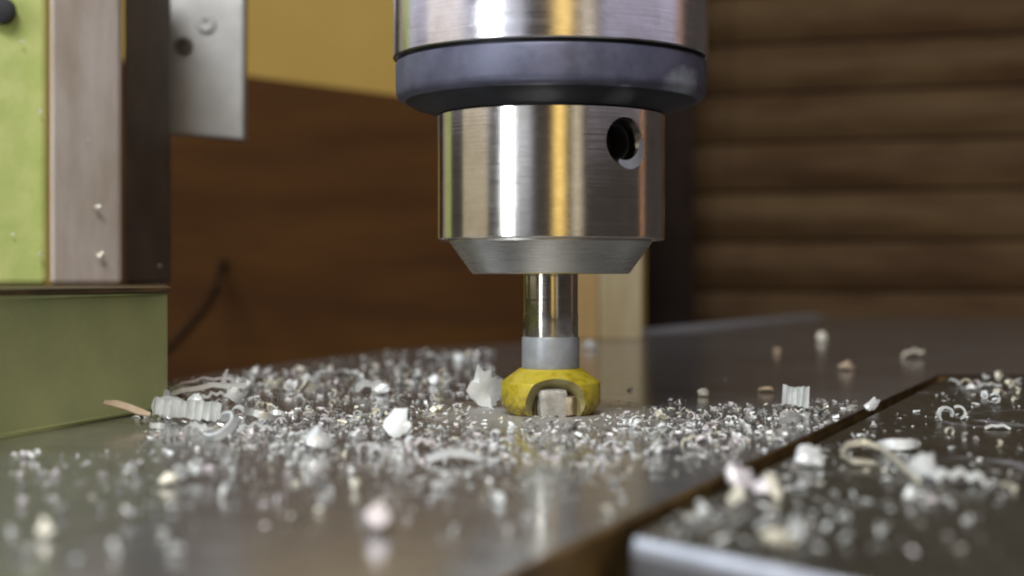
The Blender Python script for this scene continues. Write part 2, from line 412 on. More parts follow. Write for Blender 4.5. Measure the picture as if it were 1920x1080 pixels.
# black cup inside the key hole, darkening it by colour
kb = lathe([(.255, 1.02), (.255, 1.38), (.235, 1.38), (.235, 1.04), (.001, 1.04)], 40, caps=False)
bmesh.ops.transform(kb, matrix=Matrix.Translation((0, 0, 1.82)) @ dirn.to_track_quat('Z', 'Y').to_matrix().to_4x4(), verts=kb.verts)
build('key_hole', kb, black_m, nose, 30)
lb = bmesh.new(); side = Vector((dirn.y, -dirn.x, 0)) * -1; rows = []
for k in range(11):                                           # pale crescent painting the light caught at the hole's lower right
    a = R(-115 + k * 12.5); hw = .05 * math.sin(PI * (k + .4) / 11)
    row = []
    for rr in (.265 - hw * .4, .30 + hw * 1.9):
        x = rr * math.cos(a); z = rr * math.sin(a)
        row.append(lb.verts.new(dirn * (math.sqrt(max(0, 1.615 ** 2 - x * x)) + .006) + side * x + Vector((0, 0, 1.82 + z))))
    rows.append(row)
for a_, b_ in zip(rows, rows[1:]): lb.faces.new((a_[0], a_[1], b_[1], b_[0]))
bmesh.ops.solidify(lb, geom=list(lb.faces), thickness=.012)
build('hole_lip_glint', lb, edge_m, nose, 30)
build('nose_bevel', lathe([(.55, .06), (1.10, .05), (1.125, .065), (1.44, .50), (1.44, .556), (1.2, .556)], SEG), bevel_m, ck, 22)

# ---------------------------------------------------------------- router bit
rb = thing('router_bit', (SX, SY, 0), 'yellow router bit cutting into the steel table, held in the chuck', 'router bit')
H = CH
build('shank', lathe([(.385, H - .86), (.392, H - .84), (.392, H - .52), (.386, H - .515), (.386, H + .2)], 128), shank_m, rb, 30)
build('shank_ring', lathe([(.38, H - 1.30), (.402, H - 1.29), (.410, H - 1.27), (.410, H - .86), (.400, H - .842), (.37, H - .842)], 128), ring_m, rb, 30)
hd = build('cutter_head', lathe([(.55, .006), (.60, .01), (.69, .12), (.703, .15), (.708, .20), (.708, .445), (.700, .462), (.685, .47), (.46, .635), (.44, .648), (.30, .652)], 160), yellow_m, rb, 24)
hd.data.materials.append(gullet_m)
for ang in (5, 185):
    dn = Vector((math.sin(R(ang)), -math.cos(R(ang)), 0))
    cb = lathe([(.27, .22), (.31, .42), (.60, .80)], 64)
    rot = dn.to_track_quat('Z', 'Y').to_matrix().to_4x4()
    bmesh.ops.transform(cb, matrix=Matrix.Translation((0, 0, .09)) @ rot, verts=cb.verts)
    for v in cb.verts: v.co += v.co.normalized() * .10 * noise.noise(v.co * 4.5 + Vector((ang, 0, 0)))
    cut = build('cutter_tmp', cb, gullet_m); cut.parent = rb
    boolean(hd, cut)
def slab(c, sx, sy, sz, rotz, name, mat, parent, tilt=0):
    bm = bmesh.new(); bmesh.ops.create_cube(bm, size=1)
    bmesh.ops.scale(bm, vec=(sx, sy, sz), verts=bm.verts)
    bmesh.ops.bevel(bm, geom=list(bm.edges), offset=min(sx, sy, sz) * .12, segments=2, affect='EDGES', profile=.5)
    bmesh.ops.transform(bm, matrix=Matrix.Translation(c) @ Matrix.Rotation(R(rotz), 4, 'Z') @ Matrix.Rotation(R(tilt), 4, 'Y'), verts=bm.verts)
    return build(name, bm, mat, parent)
def insert(c, sx, sy, sz, rotz, mat, seed):
    """ground, dust-caked cutting insert: a rounded block with worn, uneven faces"""
    bm = bmesh.new(); bmesh.ops.create_cube(bm, size=1); bmesh.ops.subdivide_edges(bm, edges=list(bm.edges), cuts=5, use_grid_fill=True)
    for v in bm.verts:
        q = v.co.copy(); k = .5 / max(.5, (abs(q.x) ** 9 + abs(q.y) ** 9 + abs(q.z) ** 9) ** (1 / 9))
        v.co = q * k
        v.co += v.co.normalized() * .05 * noise.noise(v.co * 4.2 + Vector((seed, 0, 0)))
    bmesh.ops.scale(bm, vec=(sx, sy, sz), verts=bm.verts)
    bmesh.ops.transform(bm, matrix=Matrix.Translation(c) @ Matrix.Rotation(R(rotz), 4, 'Z'), verts=bm.verts)
    return build('carbide_tip', bm, mat, hd, 50)
insert((.01, -.42, .185), .40, .34, .40, 8, carbide_m, 3)
insert((.255, -.43, .15), .17, .28, .27, -20, tan_tip_m, 9)
insert((.02, .42, .20), .40, .36, .44, 6, carbide_m, 5)

# ---------------------------------------------------------------- chips
def ribbon(bm, pts, sides, th=.012, taper=True, mi=0):
    """thin bent strip of metal with real thickness"""
    rows = []; n = len(pts)
    for i, (p, s) in enumerate(zip(pts, sides)):
        t = (pts[min(i + 1, n - 1)] - pts[max(i - 1, 0)])
        nn = t.cross(s)
        nn = nn.normalized() * th * .5 if nn.length > 1e-9 else Vector((0, 0, th * .5))
        s2 = s.copy()
        if taper and (i == 0 or i == n - 1): s2 = s2 * .55
        rows.append([bm.verts.new(q) for q in (p - s2 - nn, p + s2 - nn, p + s2 + nn, p - s2 + nn)])
    for a, b2 in zip(rows, rows[1:]):
        for k in range(4):
            f = bm.faces.new((a[k], a[(k + 1) % 4], b2[(k + 1) % 4], b2[k])); f.material_index = mi
    f = bm.faces.new(rows[0][::-1]); f.material_index = mi
    f = bm.faces.new(rows[-1]); f.material_index = mi
def curl_pts(r, turns, n, wid, pitch=0, grow=0, jag=.12, g=rnd):
    pts, sides = [], []
    for i in range(n + 1):
        a = turns * 2 * PI * i / n; rr = r * (1 + grow * i / n)
        pts.append(Vector((rr * math.cos(a), pitch * i / n, rr * math.sin(a))))
        sides.append(Vector((0, wid * .5 * (1 + g.uniform(-jag, jag)), 0)) + Vector((0, 0, g.uniform(-1, 1) * wid * .05)))
    return pts, sides
def zig(bm, length, wid, amp, n, bend=0, th=.02):
    pts, sides = [], []
    for i in range(n + 1):
        t = i / n; x = (t - .5) * length
        pts.append(Vector((x, 0, (amp if i % 2 else 0) * rnd.uniform(.7, 1.2) + bend * math.sin(PI * t))))
        sides.append(Vector((rnd.uniform(-.01, .01), wid * .5 * rnd.uniform(.8, 1.1), rnd.uniform(-.03, .03) * wid)))
    ribbon(bm, pts, sides, th, False)
def flake(bm, w_, h_, th=.03, rough=.25, nx=4, ny=4, bend=.3):
    """irregular torn flake standing in the x-z plane, wrinkled"""
    sd = rnd.uniform(0, 100); grid = []; fold = rnd.uniform(-1.6, 1.6)
    for s in (0, 1):
        g = []
        for j in range(ny + 1):
            row = []
            for i in range(nx + 1):
                u, v = i / nx - .5, j / ny - .5
                k = 1 - .35 * max(0, (abs(u) + abs(v) - .62)) * (2.4 + 1.6 * noise.noise(Vector((u * 9, v * 9, sd + 40))))
                x = u * w_ * k * (1 + rough * noise.noise(Vector((u * 3, v * 3, sd))))
                z = (v * k + .5) * h_ * (1 + rough * noise.noise(Vector((u * 3, v * 3, sd + 9))))
                y = bend * w_ * (u * u * 2 + fold * abs(u - v * .4 + .08) + .5 * noise.noise(Vector((u * 2.5, v * 2.5, sd + 20)))) + s * th
                row.append(bm.verts.new((x, y, z)))
            g.append(row)
        grid.append(g)
    for s in (0, 1):
        for j in range(ny):
            for i in range(nx):
                q = (grid[s][j][i], grid[s][j][i + 1], grid[s][j + 1][i + 1], grid[s][j + 1][i])
                bm.faces.new(q if s == 0 else q[::-1])
    for j in range(ny):
        for i in (0, nx):
            bm.faces.new((grid[0][j][i], grid[0][j + 1][i], grid[1][j + 1][i], grid[1][j][i]))
    for i in range(nx):
        for j in (0, ny):
            bm.faces.new((grid[0][j][i], grid[0][j][i + 1], grid[1][j][i + 1], grid[1][j][i]))
def lump(bm, r, squash=.7):
    """torn crumb: two small jagged flakes grown together"""
    for k in range(2):
        b2 = bmesh.new(); flake(b2, r * rnd.uniform(1.3, 2.3), r * rnd.uniform(1.0, 1.8), r * rnd.uniform(.15, .4), .6, 3, 3, rnd.uniform(.2, .7))
        bmesh.ops.transform(b2, matrix=Matrix.Rotation(rnd.uniform(0, 6.3), 4, 'Z') @ Matrix.Rotation(rnd.uniform(-1.3, 1.3), 4, 'X') @ Matrix.Translation((0, 0, -r * .6)), verts=b2.verts)
        me = bpy.data.meshes.new('tmp'); b2.to_mesh(me); b2.free(); bm.from_mesh(me); bpy.data.meshes.remove(me)
def sit(bm, z=0.0):
    m = min(v.co.z for v in bm.verts)
    for v in bm.verts: v.co.z += z - m
def chip(bm, px, py, mat, label, rot=(0, 0, 0), smooth=None, name='metal_chip', cat='metal chip', group=None, lift=0.0, d=None):
    bmesh.ops.transform(bm, matrix=Matrix.Rotation(R(rot[2]), 4, 'Z') @ Matrix.Rotation(R(rot[1]), 4, 'Y') @ Matrix.Rotation(R(rot[0]), 4, 'X'), verts=bm.verts)
    sit(bm)
    o = build(name, bm, mat, None, smooth)
    o.location = gp(px, py) + Vector((0, 0, lift + .003))
    return tag(o, label, cat, group)
def px2cm(n, py): return n * (CH * F / (py - HZ)) / F
NB = bmesh.new

# the pile at the far left
bm = NB(); zig(bm, px2cm(130, 790), .26, .10, 17, .0, .035); bmesh.ops.transform(bm, matrix=Matrix.Rotation(R(78), 4, 'X'), verts=bm.verts)
chip(bm, 352, 792, chip_m, 'ribbed accordion aluminium chip at the front of the left pile', (0, 4, -8), name='accordion_chip')
bm = NB(); flake(bm, .42, .30, .16, .3, bend=.1)
chip(bm, 312, 786, chip_m, 'blocky pale aluminium chip at the left end of the pile', (15, 0, 10), 50)
bm = NB(); zig(bm, px2cm(150, 762), .16, .03, 5, .07, .07)
chip(bm, 385, 762, chip_m, 'long pale sliver lying along the top of the left pile', (0, -6, 14), lift=.12, name='metal_sliver')
bm = NB(); zig(bm, px2cm(115, 748), .10, .03, 6, .07, .03)
chip(bm, 382, 746, chip_pink_m, 'thin bowed sliver behind the top of the left pile', (0, -5, 20), lift=.16, name='metal_sliver')
bm = NB(); pts = [Vector((0, 0, 0)), Vector((-.02, 0, .1)), Vector((.0, 0, .2)), Vector((.05, 0, .3))]
ribbon(bm, pts, [Vector((.045, .01, 0)), Vector((.04, .01, 0)), Vector((.03, .01, 0)), Vector((.012, 0, 0))], .03, False)
chip(bm, 421, 740, chip_pink_m, 'small curved thorn of metal sticking up from the left pile', (0, 0, 0), 50, lift=.12)
bm = NB(); pts = [Vector((t * .62 - .31, 0, .16 - .14 * t + .02 * math.sin(5 * t))) for t in (0, .25, .5, .75, 1)]
ribbon(bm, pts, [Vector((0, .05, .035))] * 5, .02)
chip(bm, 238, 796, chip_tan_m, 'tan wooden-looking sliver poking out left of the pile towards the column', (0, 0, -4), name='tan_sliver', lift=.10)
bm = NB(); pp, ss = curl_pts(.20, .72, 12, .12, .1); ribbon(bm, pp, ss, .03)
chip(bm, 408, 826, chip_m, 'open loop of curled chip in front of the left pile', (62, 140, 10), 60, name='curled_chip')
bm = NB(); zig(bm, .34, .13, .05, 5, .03, .03)
chip(bm, 372, 812, chip_m, 'crinkled pale strip leaning under the left pile', (10, 10, -30))
bm = NB(); pp, ss = curl_pts(.24, .55, 12, .09, .05); ribbon(bm, pp, ss, .03)
chip(bm, 492, 796, chip_dim_m, 'wide arched curl just right of the left pile', (75, 10, 0), 60, name='curled_chip')
bm = NB(); flake(bm, .2, .2, .04)
chip(bm, 462, 748, chip_dim_m, 'grey folded flake at the right end of the left pile', (30, 0, 30), 50)
for k, (x, y, kind, m_, ro, lb_) in enumerate((
        (300, 770, 0, chip_m, (-20, 10, 0), 'jagged white flake on the left end of the pile'),
        (330, 752, 1, chip_m, (20, 0, 40), 'crinkled white strip standing behind the accordion chip'),
        (368, 776, 0, chip_m, (-40, -10, 10), 'thin pale flake resting over the accordion chip'),
        (400, 770, 1, chip_m, (5, -15, 10), 'pale crinkled strip between accordion chip and loop'),
        (436, 772, 0, chip_m, (-15, 25, 20), 'tilted white flake at the right of the accordion chip'),
        (447, 790, 2, chip_m, (30, 40, 10), 'small bright curl beside the open loop'),
        (458, 735, 0, chip_dim_m, (-25, -20, 0), 'dull flake behind the right end of the pile'),
        (520, 790, 2, chip_m, (60, 10, 30), 'bright curl at the right foot of the wide arched curl'),
        (478, 812, 1, chip_m, (0, 0, 20), 'bright crinkled strip before the wide arched curl'),
        (296, 806, 2, chip_m, (80, 0, 0), 'small ring below the left end of the pile'),
        (575, 722, 0, chip_m, (-25, 15, 10), 'white flake left of the folded chip near the far edge'),
        (610, 712, 1, chip_m, (0, -20, 30), 'white crinkled strip near the far edge left of the folded chip'),
        (548, 735, 0, chip_m, (-15, -15, 0), 'second white flake from the left near the far edge'),
        (880, 690, 0, chip_dim_m, (-25, 15, 10), 'grey flake at the far edge just left of the shank ring'),
        (860, 678, 0, chip_m, (-15, -10, 10), 'white flake at the far edge left of the shank'),
        (790, 842, 1, chip_pink_m, (0, 0, 10), 'rosy strip just behind the long bowed chip'),
        (590, 850, 0, chip_m, (-40, 10, 0), 'white flake in the pair before the thick swarf'))):
    bm = NB()
    if kind == 0: flake(bm, rnd.uniform(.20, .32), rnd.uniform(.18, .30), .025, .5, bend=.3)
    elif kind == 1: zig(bm, rnd.uniform(.3, .5), .12, .05, 6, .06, .03)
    else: pp, ss = curl_pts(.10, rnd.uniform(.55, .9), 10, .07, .03); ribbon(bm, pp, ss, .02)
    chip(bm, x, y, m_, lb_, ro, 28, lift=.10 if 320 < x < 440 and y < 780 else 0, name=('metal_flake', 'metal_chip', 'curled_chip')[kind])
# mid left
bm = NB(); zig(bm, px2cm(58, 735), .24, .05, 4, .07, .06)
chip(bm, 698, 738, chip_m, 'thick folded pale chip left of the cutter near the far edge', (12, 0, 8), lift=.03)
bm = NB(); flake(bm, .28, .19, .05, .4)
chip(bm, 716, 741, chip_m, 'greenish white flake leaning on the thick folded chip', (-35, 0, -10), 50)
bm = NB(); flake(bm, .30, .34, .05, .45, bend=.15)
chip(bm, 736, 823, chip_m, 'upright pale flake standing alone in the fine swarf left of the cutter', (-14, 12, -15), 28, name='metal_flake')
bm = NB(); zig(bm, .20, .14, .04, 4, .05, .05)
chip(bm, 712, 780, chip_warm_m, 'small cream folded chip just behind the upright pale flake', (0, 0, 10))
bm = NB(); flake(bm, .48, .56, .04, .5, 5, 5, bend=.35)
chip(bm, 912, 764, chip_m, 'large pale flake standing against the left side of the yellow cutter', (-8, 4, 20), 28, name='metal_flake')
bm = NB(); flake(bm, .14, .24, .03, .3)
chip(bm, 748, 708, chip_dim_m, 'grey upright flake near the far table edge', (-10, -8, 20), 50)
bm = NB(); zig(bm, .28, .1, .05, 4, .05, .04)
chip(bm, 768, 712, chip_dim_m, 'bent grey strip right of the grey upright flake', (0, -25, 15))
bm = NB(); flake(bm, .2, .2, .04, .4)
chip(bm, 812, 722, chip_m, 'small bright white flake midway between folded chip and cutter', (-20, 10, 0), 50)
bm = NB(); pts = [Vector((t - .5, 0, .07 * math.sin(PI * t))) * 1 for t in (0, .2, .4, .6, .8, 1)]; pts = [Vector((p.x * .58, 0, p.z * 1.1)) for p in pts]
ribbon(bm, pts, [Vector((0, .07, 0))] * 6, .05)
chip(bm, 852, 868, chip_m, 'long bowed chip lying across the plate in front of the cutter', (10, 0, 4), 60, name='bowed_chip')
bm = NB(); flake(bm, .42, .2, .05, .4)
chip(bm, 1106, 655, chip_m, 'white blurred flake on the table right behind the shank', (-30, 0, 0), 28, name='metal_flake')
for k, (x, y, ro) in enumerate(((1119, 742, 20), (1131, 744, -10))):
    bm = NB(); pp, ss = curl_pts(.06, .3, 5, .03); ribbon(bm, pp, ss, .02)
    chip(bm, x, y + 8, chip_warm_m, ('first' if k == 0 else 'second') + ' tiny glinting curl from the cutter at its right side', (0, ro, 90), 50, lift=.14, name='curled_chip')
# right of the cutter
bm = NB(); zig(bm, .36, .30, .10, 9, .0, .03); bmesh.ops.transform(bm, matrix=Matrix.Rotation(R(90), 4, 'X'), verts=bm.verts)
chip(bm, 1492, 768, chip_m, 'upright white pleated chip fanned open near the slot', (-12, 6, -10), name='accordion_chip', lift=.02)
bm = NB(); flake(bm, .32, .24, .05, .3)
chip(bm, 1484, 800, chip_dim_m, 'dull grey flake lying below the pleated chip', (-50, 0, 0), 50)
bm = NB(); pp, ss = curl_pts(.12, .6, 8, .05); ribbon(bm, pp, ss, .02)
chip(bm, 1436, 736, chip_tan_m, 'thin tan hook just left of the pleated chip', (70, 0, 0), 60, name='curled_chip')
bm = NB(); zig(bm, .52, .18, .07, 5, .1, .05)
chip(bm, 1712, 672, chip_warm_m, 'yellowish crumpled chip in the shade near the far end of the slot', (0, -8, -15))
bm = NB(); flake(bm, .3, .28, .05, .4)
chip(bm, 1541, 640, chip_warm_m, 'dim yellowish upright flake far back in the shade', (-20, 15, 0), 50)
bm = NB(); flake(bm, .32, .16, .05, .4)
chip(bm, 1590, 696, chip_tan_m, 'dim rosy flake in the shade between far flake and slot', (-30, 0, 0), 50)
bm = NB(); flake(bm, .16, .16, .05, .4)
chip(bm, 1458, 664, chip_tan_m, 'tiny dim flake alone on the shaded plate', (-30, 0, 0), 50)
bm = NB(); flake(bm, .2, .15, .03, .4)
chip(bm, 1320, 745, chip_warm_m, 'yellowish flake at the border of the shade right of the cutter', (-40, 0, 0), 50)
# right plate
bm = NB(); pp, ss = curl_pts(.21, 1.02, 20, .09, .02, .1); ribbon(bm, pp, ss, .02)
chip(bm, 1684, 850, chip_m, 'closed oval ring of curled chip on the right plate', (78, 0, 8), 60, name='ring_chip')
bm = NB()
pth = [gp(*p) for p in ((1640, 868), (1600, 872), (1578, 862), (1590, 850), (1622, 846), (1652, 856), (1676, 872), (1700, 890), (1722, 902))]
c0 = pth[4].copy(); pth = [p - c0 for p in pth]
for i, p in enumerate(pth): p.z = .03 + .10 * max(0, math.sin(i / 8 * PI))
ribbon(bm, pth, [Vector((0, .012 + .03 * math.sin(PI * i / 8), .03)) for i in range(9)], .02)
chip(bm, 1622, 850, chip_warm_m, 'long thin straw-coloured chip with a hooked end on the right plate', smooth=60, name='hooked_chip')
bm = NB(); flake(bm, .26, .26, .10, .25)
chip(bm, 1745, 905, chip_m, 'chunky bright white square chip on the right plate inside the round mark', (-30, 15, 20), 28, name='metal_flake')
bm = NB(); zig(bm, .46, .14, .07, 6, .05, .05)
chip(bm, 1800, 912, chip_m, 'crumpled white strip right of the chunky square chip', (0, 5, -8))
bm = NB(); pp, ss = curl_pts(.10, .7, 8, .08); ribbon(bm, pp, ss, .03)
chip(bm, 1773, 790, chip_m, 'left chip of the bright pair standing on the right plate', (0, 20, 10), 60, name='curled_chip')
bm = NB(); pp, ss = curl_pts(.09, .55, 8, .06); ribbon(bm, pp, ss, .03)
chip(bm, 1797, 788, chip_m, 'right chip of the bright pair, a thin arch', (20, 70, 10), 60, name='curled_chip')
bm = NB(); flake(bm, .14, .3, .04, .4, bend=.4)
chip(bm, 1626, 772, chip_m, 'bright bent flake bridging the slot edge', (-20, 60, 10), 50)
bm = NB(); flake(bm, .25, .17, .04, .5)
chip(bm, 1440, 938, chip_pink_m, 'large rosy white chip in the cluster beside the slot', (-35, 0, 0), 50)
bm = NB(); flake(bm, .12, .22, .03, .5)
chip(bm, 1464, 938, chip_warm_m, 'peach chip leaning on the large rosy chip', (-20, -25, 10), 50)
bm = NB(); flake(bm, .28, .24, .08, .4)
chip(bm, 1516, 880, chip_m, 'pale tilted flake on the right plate close to the slot', (-30, 10, 0), 50)
bm = NB(); lump(bm, .10)
chip(bm, 1380, 948, chip_warm_m, 'round cream blurred crumb on the slot side of the right plate', smooth=60, name='metal_crumb')
bm = NB(); flake(bm, .26, .24, .06, .4)
chip(bm, 1382, 924, chip_pink_m, 'rosy blurred flake over the slot edge', (-30, 30, 0), 50)
bm = NB(); flake(bm, .22, .11, .05, .5)
chip(bm, 1462, 1040, chip_warm_m, 'large blurred cream chip near the sloping front edge', (-40, 20, 0), 50)
bm = NB(); lump(bm, .075); 
chip(bm, 1496, 1016, chip_m, 'blurred white crumb beside the large cream chip', smooth=60, name='metal_crumb')
bm = NB(); lump(bm, .06)
chip(bm, 1526, 1018, chip_dim_m, 'fainter grey crumb right of the blurred white crumb', smooth=60, name='metal_crumb')
bm = NB(); lump(bm, .055, 1.3)
chip(bm, 1654, 1008, chip_m, 'lone blurred pale crumb in the middle of the right plate', smooth=60, name='metal_crumb')
bm = NB(); flake(bm, .12, .1, .05, .4)
chip(bm, 1710, 944, chip_m, 'small blurred white crumb below the chunky square chip', (-30, 0, 0), 50, name='metal_crumb')
bm = NB(); zig(bm, .4, .12, .03, 5, .05, .03)
chip(bm, 1855, 728, chip_m, 'far bright crumpled chip at the back of the right plate', (0, 0, 5))
bm = NB(); zig(bm, .3, .1, .02, 4, .03, .03)
chip(bm, 1870, 806, chip_m, 'narrow pale strip by the right edge of the picture', (0, 0, -10))
# foreground left
bm = NB(); flake(bm, .20, .20, .12, .12, 2, 2, .05)
chip(bm, 706, 1002, chip_pink_m, 'nearly square blurred white chip alone on the near plate', (-25, 8, 8), 28, name='metal_flake')
for k, (x, y, r_, m_, lb_) in enumerate(((318, 912, .085, chip_warm_m, 'orange-tinted crumb at the left of the near crumb heap'), (345, 905, .10, chip_m, 'left white crumb of the near crumb heap'),
        (366, 900, .10, chip_m, 'topmost white crumb of the near crumb heap'), (388, 900, .085, chip_pink_m, 'pink crumb at the right of the near crumb heap'))):
    bm = NB(); lump(bm, r_); chip(bm, x, y, m_, lb_, smooth=60, name='metal_crumb', lift=.02)
bm = NB(); zig(bm, .34, .16, .05, 4, .05, .05)
chip(bm, 372, 918, chip_dark_m, 'black crumpled chip under the near crumb heap', (0, 0, 5))
bm = NB(); pp, ss = curl_pts(.10, .5, 8, .06); ribbon(bm, pp, ss, .03)
chip(bm, 430, 930, chip_dim_m, 'dull arched chip right of the near crumb heap', (10, -10, 60), 60, name='curled_chip')
for x, y, r_, m_, lb_ in ((330, 1040, .085, chip_m, 'big soft white crumb at the bottom left of the plate'), (214, 1040, .05, chip_m, 'small blurred crumb left of the big soft crumb'),
        (85, 1010, .10, chip_warm_m, 'cream crumb in the bright blurred patch at the lower left corner'), (112, 965, .075, chip_dim_m, 'grey crumb behind the bright patch at the lower left'),
        (240, 975, .08, chip_dim_m, 'grey crumb between patch and heap'), (40, 1045, .11, chip_dim_m, 'grey crumb in the lower left corner'),
        (596, 890, .08, chip_pink_m, 'rosy crumb right of the near crumb heap'), (575, 876, .10, chip_m, 'white crumb of the pair in front of the far pile'),
        (604, 918, .07, chip_dark_m, 'dark crumb beneath the rosy crumb'), (930, 868, .055, chip_m, 'round white crumb straight in front of the cutter'),
        (935, 945, .08, chip_m, 'soft white crumb on the near plate under the cutter'), (1127, 872, .06, chip_pink_m, 'peach crumb right of the reflection streak'),
        (1222, 886, .05, chip_m, 'glinting crumb at the right of the near swarf edge'), (1046, 890, .06, chip_dim_m, 'grey crumb right of the reflection streak'),
        (700, 848, .055, chip_m, 'white crumb below the upright pale flake'), (660, 890, .055, chip_m, 'lone white crumb left of the bowed chip'),
        (785, 920, .05, chip_dim_m, 'grey smear-like crumb below the bowed chip'), (66, 862, .06, chip_m, 'white crumb near the foot of the green column'),
        (40, 892, .05, chip_pink_m, 'rosy crumb nearest the left picture edge')):
    bm = NB(); lump(bm, r_ * .66); chip(bm, x, y, m_, lb_, smooth=35, name='metal_crumb')

# counted small chips: copies of a few kinds
def proto_mesh(kind):
    bm = NB()
    if kind == 0: flake(bm, .16, .14, .02, .45, 3, 3, .5)
    elif kind == 1: pp, ss = curl_pts(.07, rnd.uniform(.4, .8), 7, .06, .02); ribbon(bm, pp, ss, .015)
    elif kind == 2: zig(bm, .2, .07, .03, 4, .03, .02)
    elif kind == 3: pp, ss = curl_pts(.05, 1.4, 11, .035, .12); ribbon(bm, pp, ss, .012)
    else: lump(bm, .05)
    me = bpy.data.meshes.new('chip_shape'); bmesh.ops.recalc_face_normals(bm, faces=bm.faces); bm.to_mesh(me); bm.free(); return me
mats = [chip_m, chip_m, chip_m, chip_dim_m, chip_pink_m, chip_warm_m, chip_dim_m]
shapes = []
for k in range(30):
    me = proto_mesh(k % 5); me.materials.append(mats[k % len(mats)]); shapes.append(me)
TONE = ['white', 'white', 'white', 'grey', 'rosy', 'straw-coloured', 'grey']
SHAPE = ['flake', 'curl', 'crinkled strip', 'coil', 'crumb']
MARKS = [(352, 780, 'the left accordion chip'), (698, 725, 'the thick folded chip'), (736, 800, 'the upright pale flake'), (915, 730, 'the flake beside the cutter'),
         (1030, 770, 'the yellow cutter'), (852, 860, 'the long bowed chip'), (1492, 750, 'the upright pleated chip'), (1610, 855, 'the hooked straw chip'),
         (1684, 835, 'the oval ring chip'), (1745, 890, 'the chunky square chip'), (360, 900, 'the near crumb heap'), (706, 985, 'the square blurred chip'),
         (1000, 930, 'the reflection streak'), (1785, 780, 'the bright standing pair'), (1855, 722, 'the far crumpled chip'), (1450, 920, 'the rosy white cluster'),
         (1462, 1030, 'the cream chip'), (492, 790, 'the wide arched curl'), (590, 845, 'the white flake pair'), (600, 705, 'the white far-edge strip'),
         (790, 715, 'the bent grey strip'), (1222, 882, 'the glinting crumb'), (1320, 745, 'the yellowish flake'), (80, 1000, 'the lower left bright patch'), (66, 860, 'the column foot crumb')]
def whereabouts(x, y):
    mx, my, nm = min(MARKS, key=lambda m: math.hypot(x - m[0], (y - m[1]) * 1.6))
    dx, dy = x - mx, y - my; d = math.hypot(dx, dy * 1.6)
    side = ('right of' if dx > 0 else 'left of') if abs(dx) > abs(dy) * 1.4 else ('in front of' if dy > 0 else 'behind')
    return ('just ' if d < 45 else '') + side + ' ' + nm
def scatter(n, region, label, group, smin=.5, smax=1.4, test=None, kinds=None):
    c = 0
    while c < n:
        x = rnd.uniform(region[0], region[2]); y = rnd.uniform(region[1], region[3])
        if test and not test(x, y): continue
        me = rnd.choice(kinds or shapes)
        o = bpy.data.objects.new('small_chip', me); col.objects.link(o)
        o.scale = (rnd.uniform(smin, smax),) * 3
        o.rotation_euler = ((R(90) if shapes.index(me) % 5 in (0, 4) else 0) + rnd.gauss(0, .5), rnd.gauss(0, .5), rnd.uniform(0, 6.3))
        M = o.rotation_euler.to_matrix() * o.scale[0]
        lo = min((M @ v.co).z for v in me.vertices)
        g = gp(x, y); o.location = (g.x, g.y, -lo - .004)
        k = shapes.index(me)
        size = 'tiny' if o.scale[0] < (smin + smax) * .42 else 'small' if o.scale[0] < (smin + smax) * .58 else 'larger'
        tag(o, '%s %s %s %s' % (size, TONE[k % 7], SHAPE[k % 5], whereabouts(x, y)), 'metal chip', group); c += 1
def slot_px(x): # left edge of the slot, picture row at column x
    return 980 - (x - 1155) * .461
def edge_row(x): # far table edge
    return 712 - (x - 320) * .13 if x < 740 else 657 - (x - 740) * .10
clear = lambda x, y: not (930 < x < 1130 and y < 785)
scatter(52, (330, 668, 930, 740), 'on the far part of the plate left of the cutter', 'chips on the far left part of the plate', .7, 1.9,
        lambda x, y: y > edge_row(x) + 8 and y < 735 and clear(x, y) and noise.noise(Vector((x / 70, y / 25, 2))) > -.12)
scatter(60, (460, 740, 960, 860), 'in the thick swarf left of and before the cutter', 'chips in the thick swarf before the cutter', .5, 1.2, clear)
scatter(45, (1060, 775, 1560, 880), 'in the swarf between cutter and slot', 'chips between cutter and slot', .5, 1.1,
        lambda x, y: y < slot_px(x) - 12 and clear(x, y))
scatter(20, (30, 830, 620, 960), 'lying blurred on the near left of the plate', 'chips on the near left of the plate', .35, .85)
scatter(18, (640, 870, 1180, 1000), 'lying blurred on the near middle of the plate', 'chips on the near middle of the plate', .35, .8, lambda x, y: y < slot_px(x) - 15)
scatter(40, (1300, 740, 1910, 1040), 'on the dark plate right of the slot', 'chips on the right plate', .3, .8, lambda x, y: y > slot_px(x) + 45 and y < 1000 + (x - 1190) * .2)
scatter(14, (1790, 715, 1915, 760), 'far back on the right plate', 'chips at the back of the right plate', .8, 1.5)
scatter(3, (10, 965, 360, 1060), 'blurred in the near left corner of the plate', 'chips in the near left corner', .4, .7)

